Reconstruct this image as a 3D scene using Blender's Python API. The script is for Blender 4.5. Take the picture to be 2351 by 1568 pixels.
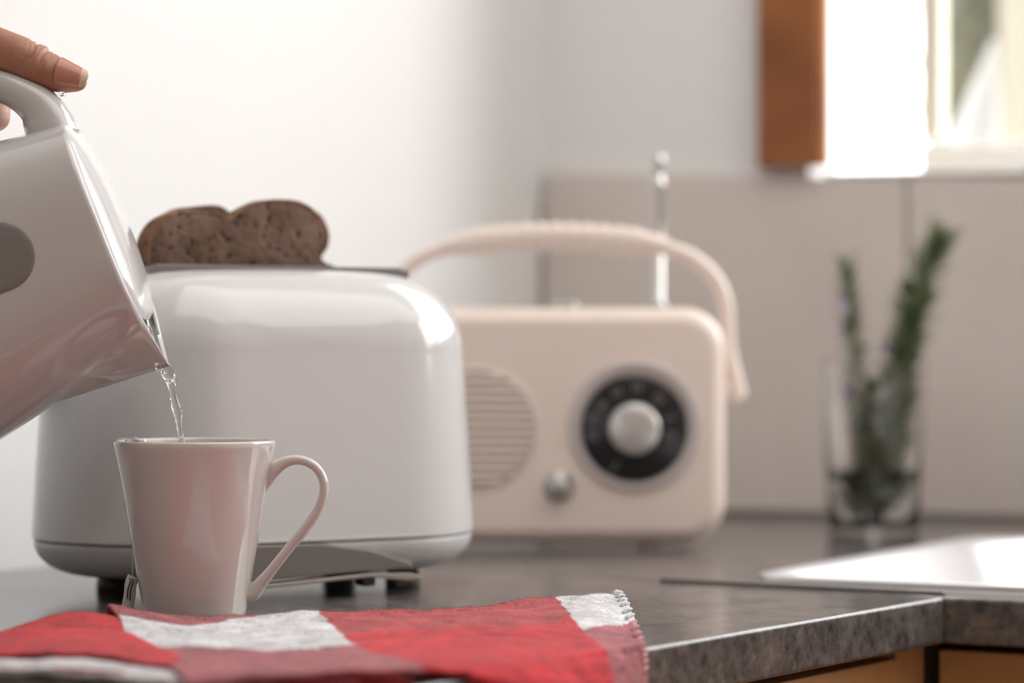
import bpy, bmesh, math, random
from mathutils import Vector, Matrix, noise
import numpy as np
random.seed(7)
for o in list(bpy.data.objects): bpy.data.objects.remove(o)
S = bpy.context.scene
COL = S.collection
PI = math.pi
# ---------------------------------------------------------------- camera, sky, light, exposure
FPX = 6857.0; H = 0.1465; CX, CY = 1175.5, 784.0      # eye 14.65 cm above the worktop, level view
ZW = 0.90                                             # worktop height above the floor
cam = bpy.data.cameras.new('camera'); cob = bpy.data.objects.new('camera', cam); COL.objects.link(cob)
cob.location = (0, 0, H + ZW); cob.rotation_euler = (PI/2, 0, 0)
cam.sensor_width = 36; cam.lens = FPX/2351*36; cam.clip_start = .05
cam.dof.use_dof = True; cam.dof.focus_distance = 1.565; cam.dof.aperture_fstop = 4.0
S.camera = cob
wd = bpy.data.worlds.new('sky'); S.world = wd; wd.use_nodes = True
bg = wd.node_tree.nodes['Background']
bg.inputs[0].default_value = (0.985, 0.985, 1.0, 1); bg.inputs[1].default_value = 5.6
sl = bpy.data.lights.new('low_hazy_sun', 'SUN'); sl.energy = .95; sl.angle = math.radians(22); sl.color = (1, .985, .96)
so = bpy.data.objects.new('low_hazy_sun', sl); COL.objects.link(so); so.location = (2, 4, 3)
sd = Vector((-.9613, .2756, 0))*.84+Vector((-.476, -.879, 0))*.42+Vector((0, 0, -.36))   # through the window onto the left wall
so.rotation_euler = sd.to_track_quat('-Z', 'Y').to_euler()
# added soft fill from above the corner, not a known lamp of the kitchen
cl_ = bpy.data.lights.new('added_fill_light', 'AREA'); cl_.shape = 'RECTANGLE'; cl_.size = 2.3; cl_.size_y = 1.5; cl_.energy = 20; cl_.color = (1, .965, .94)
co_ = bpy.data.objects.new('added_fill_light', cl_); COL.objects.link(co_); co_.location = (.95, 1.35, 1.50)
S.view_settings.view_transform = 'Standard'; S.view_settings.look = 'None'
S.view_settings.gamma = 1; S.view_settings.exposure = 0.08
S.cycles.use_adaptive_sampling = True; S.cycles.adaptive_threshold = .07; S.cycles.adaptive_min_samples = 20; S.cycles.max_bounces = 8; S.cycles.diffuse_bounces = 4
try: S.view_settings.use_curve_mapping = False
except Exception: pass

# ---------------------------------------------------------------- helpers
ORG = {}
def link(o):
    COL.objects.link(o); return o
def prop(o, label=None, cat=None, group=None, kind=None):
    if label: o['label'] = label
    if cat: o['category'] = cat
    if group: o['group'] = group
    if kind: o['kind'] = kind
    return o
def thing(name, label, cat, loc, group=None):
    o = link(bpy.data.objects.new(name, None)); o.location = loc; o.empty_display_size = .02
    ORG[o.name] = Vector(loc)
    return prop(o, label, cat, group)
def finish(name, me, mat, parent=None, smooth=True, loc=None):
    """links a mesh whose vertices are in worktop coordinates"""
    o = bpy.data.objects.new(name, me); link(o)
    if parent is not None: org = ORG[parent.name]
    else:
        if loc is None:
            c = np.zeros(len(me.vertices)*3); me.vertices.foreach_get('co', c); c = c.reshape(-1, 3)
            loc = ((c[:,0].min()+c[:,0].max())/2, (c[:,1].min()+c[:,1].max())/2, c[:,2].min())
        org = Vector(loc); o.location = org
    ORG[o.name] = org
    me.transform(Matrix.Translation(-org))
    if parent is not None: o.parent = parent
    if mat: me.materials.append(mat)
    if smooth: me.shade_smooth()
    return o
def mesh(name, verts, faces, mat, parent=None, smooth=True, **k):
    me = bpy.data.meshes.new(name); me.from_pydata([tuple(v) for v in verts], [], faces); me.update()
    bm = bmesh.new(); bm.from_mesh(me); bmesh.ops.recalc_face_normals(bm, faces=bm.faces); bm.to_mesh(me); bm.free()
    return finish(name, me, mat, parent, smooth, **k)
def bmobj(name, bm, mat, parent=None, smooth=True, **k):
    bmesh.ops.recalc_face_normals(bm, faces=bm.faces)
    me = bpy.data.meshes.new(name); bm.to_mesh(me); bm.free()
    return finish(name, me, mat, parent, smooth, **k)
def mod(o, t, **k):
    m = o.modifiers.new(t.lower(), t)
    for a, b in k.items(): setattr(m, a, b)
    return m
def bevel(o, w, seg=3, ang=35):
    mod(o, 'BEVEL', width=w, segments=seg, limit_method='ANGLE', angle_limit=math.radians(ang)); 
    return o
def flat_auto(o, ang=40):
    me = o.data; me.shade_smooth()
    try: me.set_sharp_from_angle(angle=math.radians(ang))
    except Exception: pass
    return o
def loft(rings, closed=True, cap0=True, cap1=True):
    n = len(rings[0]); V = [p for r in rings for p in r]; F = []
    for i in range(len(rings)-1):
        for j in range(n if closed else n-1):
            k = (j+1) % n
            F.append((i*n+j, i*n+k, (i+1)*n+k, (i+1)*n+j))
    if cap0: F.append(tuple(range(n)))
    if cap1: F.append(tuple((len(rings)-1)*n+j for j in range(n)))
    return V, F
def lathe(c, prof, n=64, cap0=False, cap1=False, axis='z'):
    rings = []
    for r, z in prof:
        rg = []
        for j in range(n):
            a = 2*PI*j/n
            if axis == 'z': rg.append((c[0]+r*math.cos(a), c[1]+r*math.sin(a), c[2]+z))
            else: rg.append((c[0]+r*math.cos(a), c[1]-z, c[2]+r*math.sin(a)))
        rings.append(rg)
    return loft(rings, True, cap0, cap1)
def catmull(P, n):
    P = [Vector(p) for p in P]; out = []
    Q = [P[0]*2-P[1]] + P + [P[-1]*2-P[-2]]
    m = len(P)-1
    for i in range(n+1):
        t = i/n*m; k = min(int(t), m-1); f = t-k
        a, b, c, d = Q[k], Q[k+1], Q[k+2], Q[k+3]
        out.append(0.5*((2*b)+(c-a)*f+(2*a-5*b+4*c-d)*f*f+(3*b-3*c+d-a)*f**3))
    return out
def sweep(path, ra, rb, side, n=20, ex=2.0, caps=True):
    """tube along path; ra = half size in the plane of the path, rb = half size along `side`"""
    rings = []; L = len(path); side = Vector(side).normalized()
    for i, p in enumerate(path):
        t = (path[min(i+1, L-1)]-path[max(i-1, 0)]).normalized()
        s = (side - t*side.dot(t)).normalized(); u = t.cross(s).normalized()
        a = ra[i] if hasattr(ra, '__len__') else ra; b = rb[i] if hasattr(rb, '__len__') else rb
        rg = []
        for j in range(n):
            th = 2*PI*j/n; c, q = math.cos(th), math.sin(th)
            rg.append(p + u*a*math.copysign(abs(c)**(2/ex), c) + s*b*math.copysign(abs(q)**(2/ex), q))
        rings.append(rg)
    return loft(rings, True, caps, caps)
def lerpl(xs, ys, x): return float(np.interp(x, xs, ys))
def prism(poly, z0, z1):
    n = len(poly)
    V = [(p[0], p[1], z0) for p in poly]+[(p[0], p[1], z1) for p in poly]
    F = [tuple(range(n)), tuple(range(n, 2*n))]+[(i, (i+1) % n, n+(i+1) % n, n+i) for i in range(n)]
    return V, F
def join(*vf):
    V = []; F = []
    for v, f in vf:
        o = len(V); V += list(v); F += [tuple(i+o for i in q) for q in f]
    return V, F
def boxo(c, ax, ay, sx, sy, sz):
    """box centred at c (z at its bottom) with plan axes ax, ay"""
    c = Vector(c); ax = Vector((ax[0], ax[1], 0)); ay = Vector((ay[0], ay[1], 0))
    P = [c+ax*(i*sx/2)+ay*(j*sy/2) for i, j in ((-1,-1),(1,-1),(1,1),(-1,1))]
    V = [tuple(p) for p in P]+[tuple(p+Vector((0,0,sz))) for p in P]
    return V, [(0,1,2,3),(4,5,6,7),(0,1,5,4),(1,2,6,5),(2,3,7,6),(3,0,4,7)]
def top(px, py, h=0.0):
    """the point of the level plane h above the worktop seen at (px, py)"""
    z = (H-h)*FPX/(py-CY); return Vector(((px-CX)/FPX*z, z, h))
def dep(px, py, z): return Vector(((px-CX)/FPX*z, z, H-(py-CY)/FPX*z))
def onplane(px, py, p0, d):
    u = (px-CX)/FPX; n = (-d[1], d[0]); c = n[0]*p0[0]+n[1]*p0[1]
    t = c/(n[0]*u+n[1]); return Vector((u*t, t, H-(py-CY)/FPX*t))

# ---------------------------------------------------------------- materials
def mat(name, col, rough=.5, metal=0, bump=None, var=None, **k):
    """bump=(scale, strength, distance); var=(colour2, scale, detail, lo, hi)"""
    m = bpy.data.materials.new(name); m.use_nodes = True; nt = m.node_tree
    b = nt.nodes['Principled BSDF']; b.inputs['Base Color'].default_value = (*col, 1)
    b.inputs['Roughness'].default_value = rough; b.inputs['Metallic'].default_value = metal
    for a, v in k.items():
        b.inputs[a.replace('_', ' ')].default_value = v
    tc = nt.nodes.new('ShaderNodeTexCoord')
    if var:
        n = nt.nodes.new('ShaderNodeTexNoise'); n.inputs['Scale'].default_value = var[1]; n.inputs['Detail'].default_value = var[2]
        r = nt.nodes.new('ShaderNodeMapRange'); r.inputs[1].default_value = var[3]; r.inputs[2].default_value = var[4]
        x = nt.nodes.new('ShaderNodeMix'); x.data_type = 'RGBA'
        x.inputs[6].default_value = (*col, 1); x.inputs[7].default_value = (*var[0], 1)
        nt.links.new(tc.outputs['Object'], n.inputs['Vector']); nt.links.new(n.outputs[0], r.inputs[0])
        nt.links.new(r.outputs[0], x.inputs[0]); nt.links.new(x.outputs[2], b.inputs['Base Color'])
    if bump:
        n = nt.nodes.new('ShaderNodeTexNoise'); n.inputs['Scale'].default_value = bump[0]; n.inputs['Detail'].default_value = 2
        q = nt.nodes.new('ShaderNodeBump'); q.inputs['Strength'].default_value = bump[1]; q.inputs['Distance'].default_value = bump[2]
        nt.links.new(tc.outputs['Object'], n.inputs['Vector']); nt.links.new(n.outputs[0], q.inputs['Height'])
        nt.links.new(q.outputs[0], b.inputs['Normal'])
    return m
def pane_mat(name, tint=(1,1,1), fac=.06):
    m = bpy.data.materials.new(name); m.use_nodes = True; nt = m.node_tree; nt.nodes.clear()
    o = nt.nodes.new('ShaderNodeOutputMaterial'); t = nt.nodes.new('ShaderNodeBsdfTransparent'); g = nt.nodes.new('ShaderNodeBsdfGlossy')
    t.inputs[0].default_value = (*tint, 1); g.inputs['Roughness'].default_value = .02
    lw = nt.nodes.new('ShaderNodeLayerWeight'); lw.inputs[0].default_value = .5
    pw = nt.nodes.new('ShaderNodeMath'); pw.operation = 'POWER'; pw.inputs[1].default_value = 5; nt.links.new(lw.outputs['Facing'], pw.inputs[0])
    l = nt.nodes.new('ShaderNodeMath'); l.operation = 'MULTIPLY_ADD'; l.inputs[1].default_value = .7; l.inputs[2].default_value = .03; nt.links.new(pw.outputs[0], l.inputs[0])
    x = nt.nodes.new('ShaderNodeMixShader')
    nt.links.new(l.outputs[0], x.inputs[0]); nt.links.new(t.outputs[0], x.inputs[1]); nt.links.new(g.outputs[0], x.inputs[2]); nt.links.new(x.outputs[0], o.inputs[0])
    return m
M = {}
M['wall'] = mat('wall_paint', (.81,.815,.81), .6)
M['room'] = mat('room_paint', (.74,.66,.60), .8)
M['ceil'] = mat('ceiling_paint', (.82,.80,.77), .8)
M['floor'] = mat('floor_boards', (.36,.25,.17), .5, var=((.45,.33,.22),6,4,.35,.65))
M['tile'] = mat('splash_tile', (.71,.645,.60), .33, var=((.63,.57,.525),7,3,.3,.7), bump=(12,.15,.003))
M['grout'] = mat('grout', (.42,.38,.34), .9, bump=(200,.2,.001))
M['timber'] = mat('timber', (.30,.105,.028), .45, var=((.20,.06,.015),14,5,.35,.7))
M['timber_lit'] = mat('lit_timber', (.85,.40,.17), .45, var=((.5,.2,.07),14,5,.35,.7))  # paler copy of the timber, window light on the casing edge painted in
M['paint'] = mat('white_gloss_paint', (.85,.84,.80), .35, bump=(60,.05,.001))
M['cream'] = mat('cream_paint', (.78,.74,.62), .4, bump=(60,.05,.001))
M['glass'] = pane_mat('window_glass')
M['white'] = mat('white_plastic', (.68,.685,.69), .10, bump=(35,.03,.0006), Coat_Weight=.3, Coat_Roughness=.04)
M['kwhite'] = mat('kettle_plastic', (.60,.59,.585), .13, bump=(25,.05,.001), Coat_Weight=.4, Coat_Roughness=.04)
M['tbase'] = mat('toaster_base_plastic', (.62,.62,.615), .35, bump=(300,.03,.0003))
M['dark'] = mat('dark_plastic', (.055,.052,.05), .35, bump=(200,.05,.0003))
M['graymet'] = mat('grey_metal', (.22,.205,.20), .35, .5, bump=(150,.04,.0003))
M['steel'] = mat('brushed_steel', (.78,.78,.79), .36, 1, bump=(80,.06,.0006))
M['chrome'] = mat('chrome', (.55,.55,.54), .28, 1, bump=(60,.02,.0003))
M['mug'] = mat('mug_glaze', (.64,.61,.58), .10, bump=(30,.03,.0006), Coat_Weight=.5, Coat_Roughness=.03)
M['radio'] = mat('radio_plastic', (.88,.76,.69), .30, bump=(60,.03,.0005))
M['dial'] = mat('dial_black', (.012,.012,.014), .25, bump=(60,.02,.0003))
M['mark'] = mat('dial_mark', (.17,.16,.17), .5)
M['stem'] = mat('rosemary_stem', (.10,.075,.03), .7, bump=(300,.3,.0005))
M['leaf'] = mat('rosemary_leaf', (.11,.155,.06), .5, var=((.30,.33,.19),60,2,.4,.7))
M['flower'] = mat('rosemary_flower', (.50,.40,.60), .6, var=((.65,.58,.72),80,2,.4,.6))
M['paper'] = mat('tag_paper', (.80,.79,.78), .8, bump=(400,.1,.0002))
M['ink'] = mat('tag_ink', (.03,.03,.035), .6)
M['cab'] = mat('cabinet_laminate', (.62,.34,.15), .5, var=((.55,.30,.125),20,4,.35,.7))
M['black'] = mat('black_gap', (.02,.017,.015), .8)
def water_mat(name, ior):
    m = mat(name, (1,1,1), 0.0, IOR=ior, Transmission_Weight=1.0); return m
M['water'] = water_mat('clear_water', 1.33)
M['tglass'] = water_mat('tumbler_glass', 1.45)

# worktop laminate: grey stone print with brown flecks
m = M['stone'] = mat('worktop_laminate', (.12,.11,.105), .18, bump=(260,.10,.0004)); nt = m.node_tree; b = nt.nodes['Principled BSDF']
tc = nt.nodes.new('ShaderNodeTexCoord')
def nz(sc, det, ro=.6):
    n = nt.nodes.new('ShaderNodeTexNoise'); n.inputs['Scale'].default_value = sc; n.inputs['Detail'].default_value = det; n.inputs['Roughness'].default_value = ro
    nt.links.new(tc.outputs['Object'], n.inputs['Vector']); return n
n1 = nz(28, 5, .75); n2 = nz(120, 4, .7)
ad = nt.nodes.new('ShaderNodeMath'); ad.operation = 'ADD'; nt.links.new(n1.outputs[0], ad.inputs[0]); nt.links.new(n2.outputs[0], ad.inputs[1])
cr = nt.nodes.new('ShaderNodeValToRGB'); el = cr.color_ramp.elements
hf = nt.nodes.new('ShaderNodeMath'); hf.operation = 'MULTIPLY'; hf.inputs[1].default_value = .5
nt.links.new(ad.outputs[0], hf.inputs[0]); nt.links.new(hf.outputs[0], cr.inputs[0])
el[0].position = .38; el[0].color = (.045,.042,.045,1); el[1].position = .64; el[1].color = (.25,.215,.19,1)
for p, c in ((.45,(.10,.085,.078,1)),(.51,(.125,.12,.122,1)),(.57,(.19,.15,.125,1))):
    e = el.new(p); e.color = c
nt.links.new(cr.outputs[0], b.inputs['Base Color'])

# bread crumb
def bread(name, c1, c2, c3, sc):
    m = mat(name, c1, .85); nt = m.node_tree; b = nt.nodes['Principled BSDF']; tc = nt.nodes.new('ShaderNodeTexCoord')
    n = nt.nodes.new('ShaderNodeTexNoise'); n.inputs['Scale'].default_value = sc; n.inputs['Detail'].default_value = 6
    v = nt.nodes.new('ShaderNodeTexNoise'); v.inputs['Scale'].default_value = sc*3.2; v.inputs['Detail'].default_value = 3
    r1 = nt.nodes.new('ShaderNodeMapRange'); r1.inputs[1].default_value = .35; r1.inputs[2].default_value = .65
    r2 = nt.nodes.new('ShaderNodeMapRange'); r2.inputs[1].default_value = .58; r2.inputs[2].default_value = .68
    x = nt.nodes.new('ShaderNodeMix'); x.data_type = 'RGBA'; x.inputs[6].default_value = (*c1,1); x.inputs[7].default_value = (*c2,1)
    y = nt.nodes.new('ShaderNodeMix'); y.data_type = 'RGBA'; y.inputs[7].default_value = (*c3,1)
    for q in (n, v): nt.links.new(tc.outputs['Object'], q.inputs['Vector'])
    nt.links.new(n.outputs[0], r1.inputs[0]); nt.links.new(v.outputs[0], r2.inputs[0])
    nt.links.new(r1.outputs[0], x.inputs[0]); nt.links.new(x.outputs[2], y.inputs[6]); nt.links.new(r2.outputs[0], y.inputs[0])
    nt.links.new(y.outputs[2], b.inputs['Base Color'])
    bp = nt.nodes.new('ShaderNodeBump'); bp.inputs['Strength'].default_value = .9; bp.inputs['Distance'].default_value = .0016; bp.invert = True
    nt.links.new(v.outputs[0], bp.inputs['Height']); nt.links.new(bp.outputs[0], b.inputs['Normal'])
    return m
M['crumb'] = bread('bread_crumb', (.20,.125,.095), (.11,.062,.036), (.04,.022,.013), 55)
M['crust'] = bread('bread_crust', (.15,.075,.04), (.24,.14,.085), (.06,.03,.018), 45)

# woven flannel: colour comes from the weave attribute
m = M['cloth'] = mat('flannel', (.7,.1,.1), .95, bump=(650,.7,.0009)); nt = m.node_tree; b = nt.nodes['Principled BSDF']
b.inputs['Sheen Weight'].default_value = .12; b.inputs['Sheen Roughness'].default_value = .5
at = nt.nodes.new('ShaderNodeAttribute'); at.attribute_name = 'weave'
tc = nt.nodes.new('ShaderNodeTexCoord'); n = nt.nodes.new('ShaderNodeTexNoise'); n.inputs['Scale'].default_value = 420; n.inputs['Detail'].default_value = 5
n3 = nt.nodes.new('ShaderNodeTexNoise'); n3.inputs['Scale'].default_value = 70; n3.inputs['Detail'].default_value = 4
ad = nt.nodes.new('ShaderNodeMath'); ad.operation = 'ADD'
r = nt.nodes.new('ShaderNodeMapRange'); r.inputs[1].default_value = .7; r.inputs[2].default_value = 1.3; r.inputs[3].default_value = .55; r.inputs[4].default_value = 1.30
vm = nt.nodes.new('ShaderNodeVectorMath'); vm.operation = 'SCALE'
for q in (n, n3): nt.links.new(tc.outputs['Object'], q.inputs['Vector'])
nt.links.new(n.outputs[0], ad.inputs[0]); nt.links.new(n3.outputs[0], ad.inputs[1]); nt.links.new(ad.outputs[0], r.inputs[0])
nt.links.new(at.outputs['Color'], vm.inputs[0]); nt.links.new(r.outputs[0], vm.inputs['Scale']); nt.links.new(vm.outputs[0], b.inputs['Base Color'])
# skin
M['skin'] = mat('skin', (.46,.235,.150), .42, var=((.40,.165,.105),45,4,.35,.7), bump=(420,.35,.0005), Subsurface_Weight=.12, Subsurface_Scale=.004)
M['skin'].node_tree.nodes['Principled BSDF'].inputs['Subsurface Radius'].default_value = (1,.35,.2)
M['nail'] = mat('nail', (.50,.20,.135), .3, bump=(200,.1,.0002), Coat_Weight=.4)
M['nailtip'] = mat('nail_tip', (.70,.52,.33), .35, bump=(200,.1,.0002))

# ---------------------------------------------------------------- room
C0 = Vector((.0261, 2.5628, 0)); LW = Vector((-.327, 1.91, 0))
r_ = Vector((.9613, -.2756, 0)); l_ = (LW-C0).normalized()
no = Vector((.2756, .9613, 0))                           # outward through the back wall
RA, LB, ZT, ZF = 3.1, 3.9, 1.55, -ZW
def wallbox(name, P, Q, out, z0, z1, m, th=.12, parent=None):
    V, F = prism([P, Q, Q+out*th, P+out*th], z0, z1); o = mesh(name, V, F, m, parent, smooth=False); 
    if parent is None: o['kind'] = 'structure'
    return o
lo = Vector((l_.y, -l_.x, 0)); lo = lo if lo.x < 0 else -lo
B1 = C0+l_*LB; A1 = C0+r_*RA; D1 = A1+l_*LB
wallbox('wall_left', C0-l_*.0, B1, lo, ZF, ZT, M['wall'])
wallbox('wall_right', A1, D1, -lo, ZF, ZT, M['room'])
dd = (D1-B1).normalized()
bo = -no
wallbox('wall_front', B1, D1, bo, ZF, ZT, M['room'])
fp = [C0+no*.3-r_*.5, A1+no*.3+r_*.5, D1-no*.3+r_*.5, B1-no*.3-r_*.5]
V, F = prism(fp, ZF-.1, ZF); mesh('floor', V, F, M['floor'], smooth=False)['kind'] = 'structure'
V, F = prism([C0+no*.13-r_*.3, A1+no*.13+r_*.3, D1-no*.13+r_*.3, B1-no*.13-r_*.3], ZT, ZT+.1); mesh('ceiling', V, F, M['ceil'], smooth=False)['kind'] = 'structure'
# back wall around the window
WA0, WA1, WZ0, WZ1 = .232, 2.35, .284, 1.35
wb = wallbox('wall_back', C0-r_*.12, C0+r_*WA0, no, ZF, ZT, M['wall'])
wallbox('wall_back', C0+r_*WA1, A1, no, ZF, ZT, M['wall'])
wallbox('wall_back', C0+r_*WA0, C0+r_*WA1, no, ZF, WZ0, M['wall'])
wallbox('wall_back', C0+r_*WA0, C0+r_*WA1, no, WZ1, ZT, M['wall'])
# splash tiles, each its own piece, top edge dropping slightly to the right
def tz(a): return .2905-.026*a
edges = [.004, .3165, .63, .944, 1.258, 1.572, 1.886, 2.2]
for i in range(len(edges)-1):
    a0, a1 = edges[i], edges[i+1]-.003
    P = [C0+r_*a0, C0+r_*a1]
    V = []
    for a, p in ((a0, P[0]), (a1, P[1])):
        for dn in (-.001, -.008):
            for z in (.0015, tz(a)): V.append(tuple((p+no*dn)+Vector((0,0,z))))
    F = [(0,1,3,2),(4,5,7,6),(0,1,5,4),(2,3,7,6),(0,2,6,4),(1,3,7,5)]
    bevel(mesh('tile', V, F, M['tile'], wb, smooth=False), .0012, 2)
V, F = boxo(C0+r_*1.1-no*.002+Vector((0,0,.0)), r_, no, 2.2, .003, .262); mesh('grout', V, F, M['grout'], wb, smooth=False)
# dark sealant bead where worktop and wall meet
M['seal'] = mat('sealant', (.14,.12,.11), .6)
V, F = sweep([C0+r_*a-no*.009+Vector((0,0,.001)) for a in (.0,.5,1.0,1.5,2.1)], .0045, .0045, (0,0,1), 8); mesh('sealant_bead', V, F, M['seal'], wb)
# window
win = thing('window_1', 'white framed kitchen window with timber casing', 'window', tuple(C0+r_*1.0+Vector((0,0,WZ0)))); win['kind'] = 'structure'
del win['category']
def onwall(a, out, z): return C0+r_*a+no*out+Vector((0,0,z))
def wbox(name, a0, a1, o0, o1, z0, z1, m, parent=win):
    V, F = prism([onwall(a0,o0,0), onwall(a1,o0,0), onwall(a1,o1,0), onwall(a0,o1,0)], z0, z1)
    return bevel(mesh(name, V, F, m, parent, smooth=False), .002, 2)
def apx(px, out=0.0):
    """distance along the back wall of the upright seen at column px"""
    u = (px-CX)/FPX; p = C0+no*out
    return (u*p.y-p.x)/(r_.x-u*r_.y)
aL = apx(1738, -.022); aR = apx(1880, -.022)
wbox('casing', aL, aR, -.022, .0, .2915, ZT-.02, M['timber'])
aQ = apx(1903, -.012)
wbox('casing_edge', aR+.0003, aQ, -.014, .0, .2915, ZT-.02, M['timber_lit'])
wbox('sill', aR+.001, WA1+.05, -.009, .118, .2842, .2882, M['paint'])
wbox('frame_rail', apx(2112,.045), WA1, .045, .085, .2883, .312, M['paint'])
wbox('frame_rail', WA0, WA1, .045, .085, 1.30, WZ1, M['paint'])
for x0, x1 in ((2112, 2160),):
    wbox('mullion', apx(x0,.045), apx(x1,.045), .045, .085, .318, 1.30, M['cream'])
aa = apx(2160,.045)
for k in (1,2,3): wbox('mullion', aa+.5*k, aa+.5*k+.02, .045, .085, .318, 1.30, M['cream'])
wbox('frame_stile', WA1-.03, WA1, .045, .085, .318, 1.30, M['paint'])
aM = apx(2112,.045)
wbox('pane', WA0, aM, .062, .066, .289, 1.30, M['glass'])
for k in range(4): wbox('pane', aa+.5*k+(.02 if k else 0), min(aa+.5*(k+1), WA1-.03), .062, .066, .318, 1.30, M['glass'])
# sky portals that fill the two openings
def portal(c, sx, sz, d):
    l = bpy.data.lights.new('sky_portal', 'AREA'); l.shape = 'RECTANGLE'; l.size = sx; l.size_y = sz
    l.cycles.is_portal = True
    o = link(bpy.data.objects.new('sky_portal', l)); o.location = c; o.rotation_euler = Vector(d).to_track_quat('-Z', 'Z').to_euler()
portal(onwall((WA0+WA1)/2, .13, (WZ0+WZ1)/2), WA1-WA0, WZ1-WZ0, -no)

# ---------------------------------------------------------------- worktops, cabinets, sink
E = Vector((-.055,1.243,0)); A = Vector((.2475,1.71,0)); J = Vector((-.234,2.08,0)); K0 = Vector((-.564,1.472,0))
f_ = Vector((.861,-.5085,0)); R1 = A+f_*1.0
nb = Vector((f_.y*-1, f_.x, 0))
e_ = (A-E).normalized(); ni = Vector((-e_.y, e_.x, 0))
Rb = C0+r_*1.55-no*.001
TH = .0265
V, F = prism([E, A-f_*0, J+lo*-.001, K0-lo*.001], -TH, 0)
o = bevel(mesh('worktop', V, F, M['stone'], smooth=False), .0022, 4)
prop(o, 'grey stone-print worktop under the toaster, mug and checked napkin', 'worktop')
g = Vector((.0006,.0006,0))
SO = top(1706,1329); sa = Vector((.88,-.475,0)); sb = Vector((.475,.88,0)); SL, SWd = .74, .42
def plate_hole(outer, hole, z0, z1):
    from mathutils.geometry import tessellate_polygon
    n, k = len(outer), len(hole); P = [Vector((p[0],p[1],0)) for p in list(outer)+list(hole)]
    T = tessellate_polygon([P[:n], P[n:]]); m = n+k
    V = [(p.x,p.y,z0) for p in P]+[(p.x,p.y,z1) for p in P]
    F = [tuple(t) for t in T]+[tuple(i+m for i in t) for t in T]
    F += [(i,(i+1)%n,(i+1)%n+m,i+m) for i in range(n)]+[(n+i,n+(i+1)%k,n+(i+1)%k+m,n+i+m) for i in range(k)]
    return V, F
hole = [SO+sa*x+sb*y for x,y in ((.012,.02),(.02,.012),(SL-.02,.012),(SL-.012,.02),(SL-.012,SWd-.02),(SL-.02,SWd-.012),(.02,SWd-.012),(.012,SWd-.02))]
V, F = plate_hole([A+g, R1, Rb-no*.003, C0+r_*.004-no*.004, J+g+r_*.002], hole, -TH, -.0001)
o = bevel(mesh('worktop', V, F, M['stone'], smooth=False), .0022, 4)
prop(o, 'grey stone-print worktop by the wall holding the sink and radio', 'worktop')
_hole = None
# raised dark strip that covers the joint
s0 = top(1518,1335); s1 = A+Vector((.002,.012,0))
dj = (s1-s0).normalized(); nj = Vector((-dj.y, dj.x, 0))
V, F = prism([s0-nj*.002, s1-nj*.002, s1+nj*.003, s0+nj*.003], 0, .0023)
o = bevel(mesh('joint_strip', V, F, M['graymet'], smooth=False), .0006, 2); prop(o, 'thin dark metal strip covering the joint between the two worktops', 'trim')
# cabinets
cl = thing('base_cabinet', 'tan wooden base cabinet under the napkin end of the worktop', 'cabinet', tuple(E+ni*.1+Vector((0,0,-.88))))
def facebox(name, P, d, n, s0, s1, d0, d1, z0, z1, m, par, bv=.001):
    V, F = prism([P+d*s0+n*d0, P+d*s1+n*d0, P+d*s1+n*d1, P+d*s0+n*d1], z0, z1)
    return bevel(mesh(name, V, F, m, par, smooth=False), bv, 2)
LA = (A-E).length
facebox('carcass', E, e_, ni, .03, LA+.0, .038, .40, -.88, -TH-.0005, M['cab'], cl)
fdoor = facebox('door', E, e_, ni, .035, LA-.022, .018, .0378, -.80, -.034, M['cab'], cl)
facebox('filler', E, e_, ni, LA-.0195, LA+.0185, .021, .0378, -.88, -TH-.001, M['cab'], cl)
facebox('plinth', E, e_, ni, .035, LA, .030, .0378, -.88, -.805, M['black'], cl)
cr_ = thing('base_cabinet', 'tan wooden base cabinet under the sink worktop, dark gap above its door', 'cabinet', tuple(A+nb*.2+f_*.4+Vector((0,0,-.88))))
facebox('carcass', A, f_, nb, .026, .98, .060, .42, -.88, -.17, M['cab'], cr_)
facebox('front_rail', A, f_, nb, -.015, .98, .044, .058, -.88, -TH-.0005, M['cab'], cr_)
facebox('gap_rail', A, f_, nb, -.0145, .97, .034, .0438, -.032, -TH-.001, M['black'], cr_)
for k in range(3):
    facebox('door', A, f_, nb, -.0125+.325*k, .3085+.325*k, .022, .0438, -.80, -.0325, M['cab'], cr_)
facebox('stile', A, f_, nb, -.0188, -.0150, .026, .0438, -.88, -TH-.001, M['black'], cr_)
# sink
SO = top(1706,1329); sa = Vector((.88,-.475,0)); sb = Vector((.475,.88,0))
SL, SWd = .74, .42
def rrect(ins, rad, z, n=10):
    x0, x1, y0, y1 = ins, SL-ins, ins*.6 if ins > .02 else ins, SWd-ins
    P = []
    for cx, cy, a0 in ((x1-rad,y0+rad,-PI/2),(x1-rad,y1-rad,0),(x0+rad,y1-rad,PI/2),(x0+rad,y0+rad,PI)):
        for i in range(n+1):
            a = a0+PI/2*i/n; p = SO+sa*(cx+rad*math.cos(a))+sb*(cy+rad*math.sin(a)); P.append((p.x,p.y,z))
    return P
prof = [(0,.03,0.0003),(.0,.03,.0018),(.002,.03,.0026),(.009,.035,.0022),(.0125,.04,.0005),(.016,.042,-.0015),(.030,.05,-.014),(.040,.055,-.023),(.050,.06,-.034),(.058,.06,-.05),(.075,.06,-.14),(.12,.05,-.155),(.15,.03,-.157)]
V, F = loft([rrect(*p) for p in prof], True, False, True)
o = mesh('sink', V, F, M['steel']); prop(o, 'stainless steel inset sink bowl in the worktop beyond the joint strip', 'sink')

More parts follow.
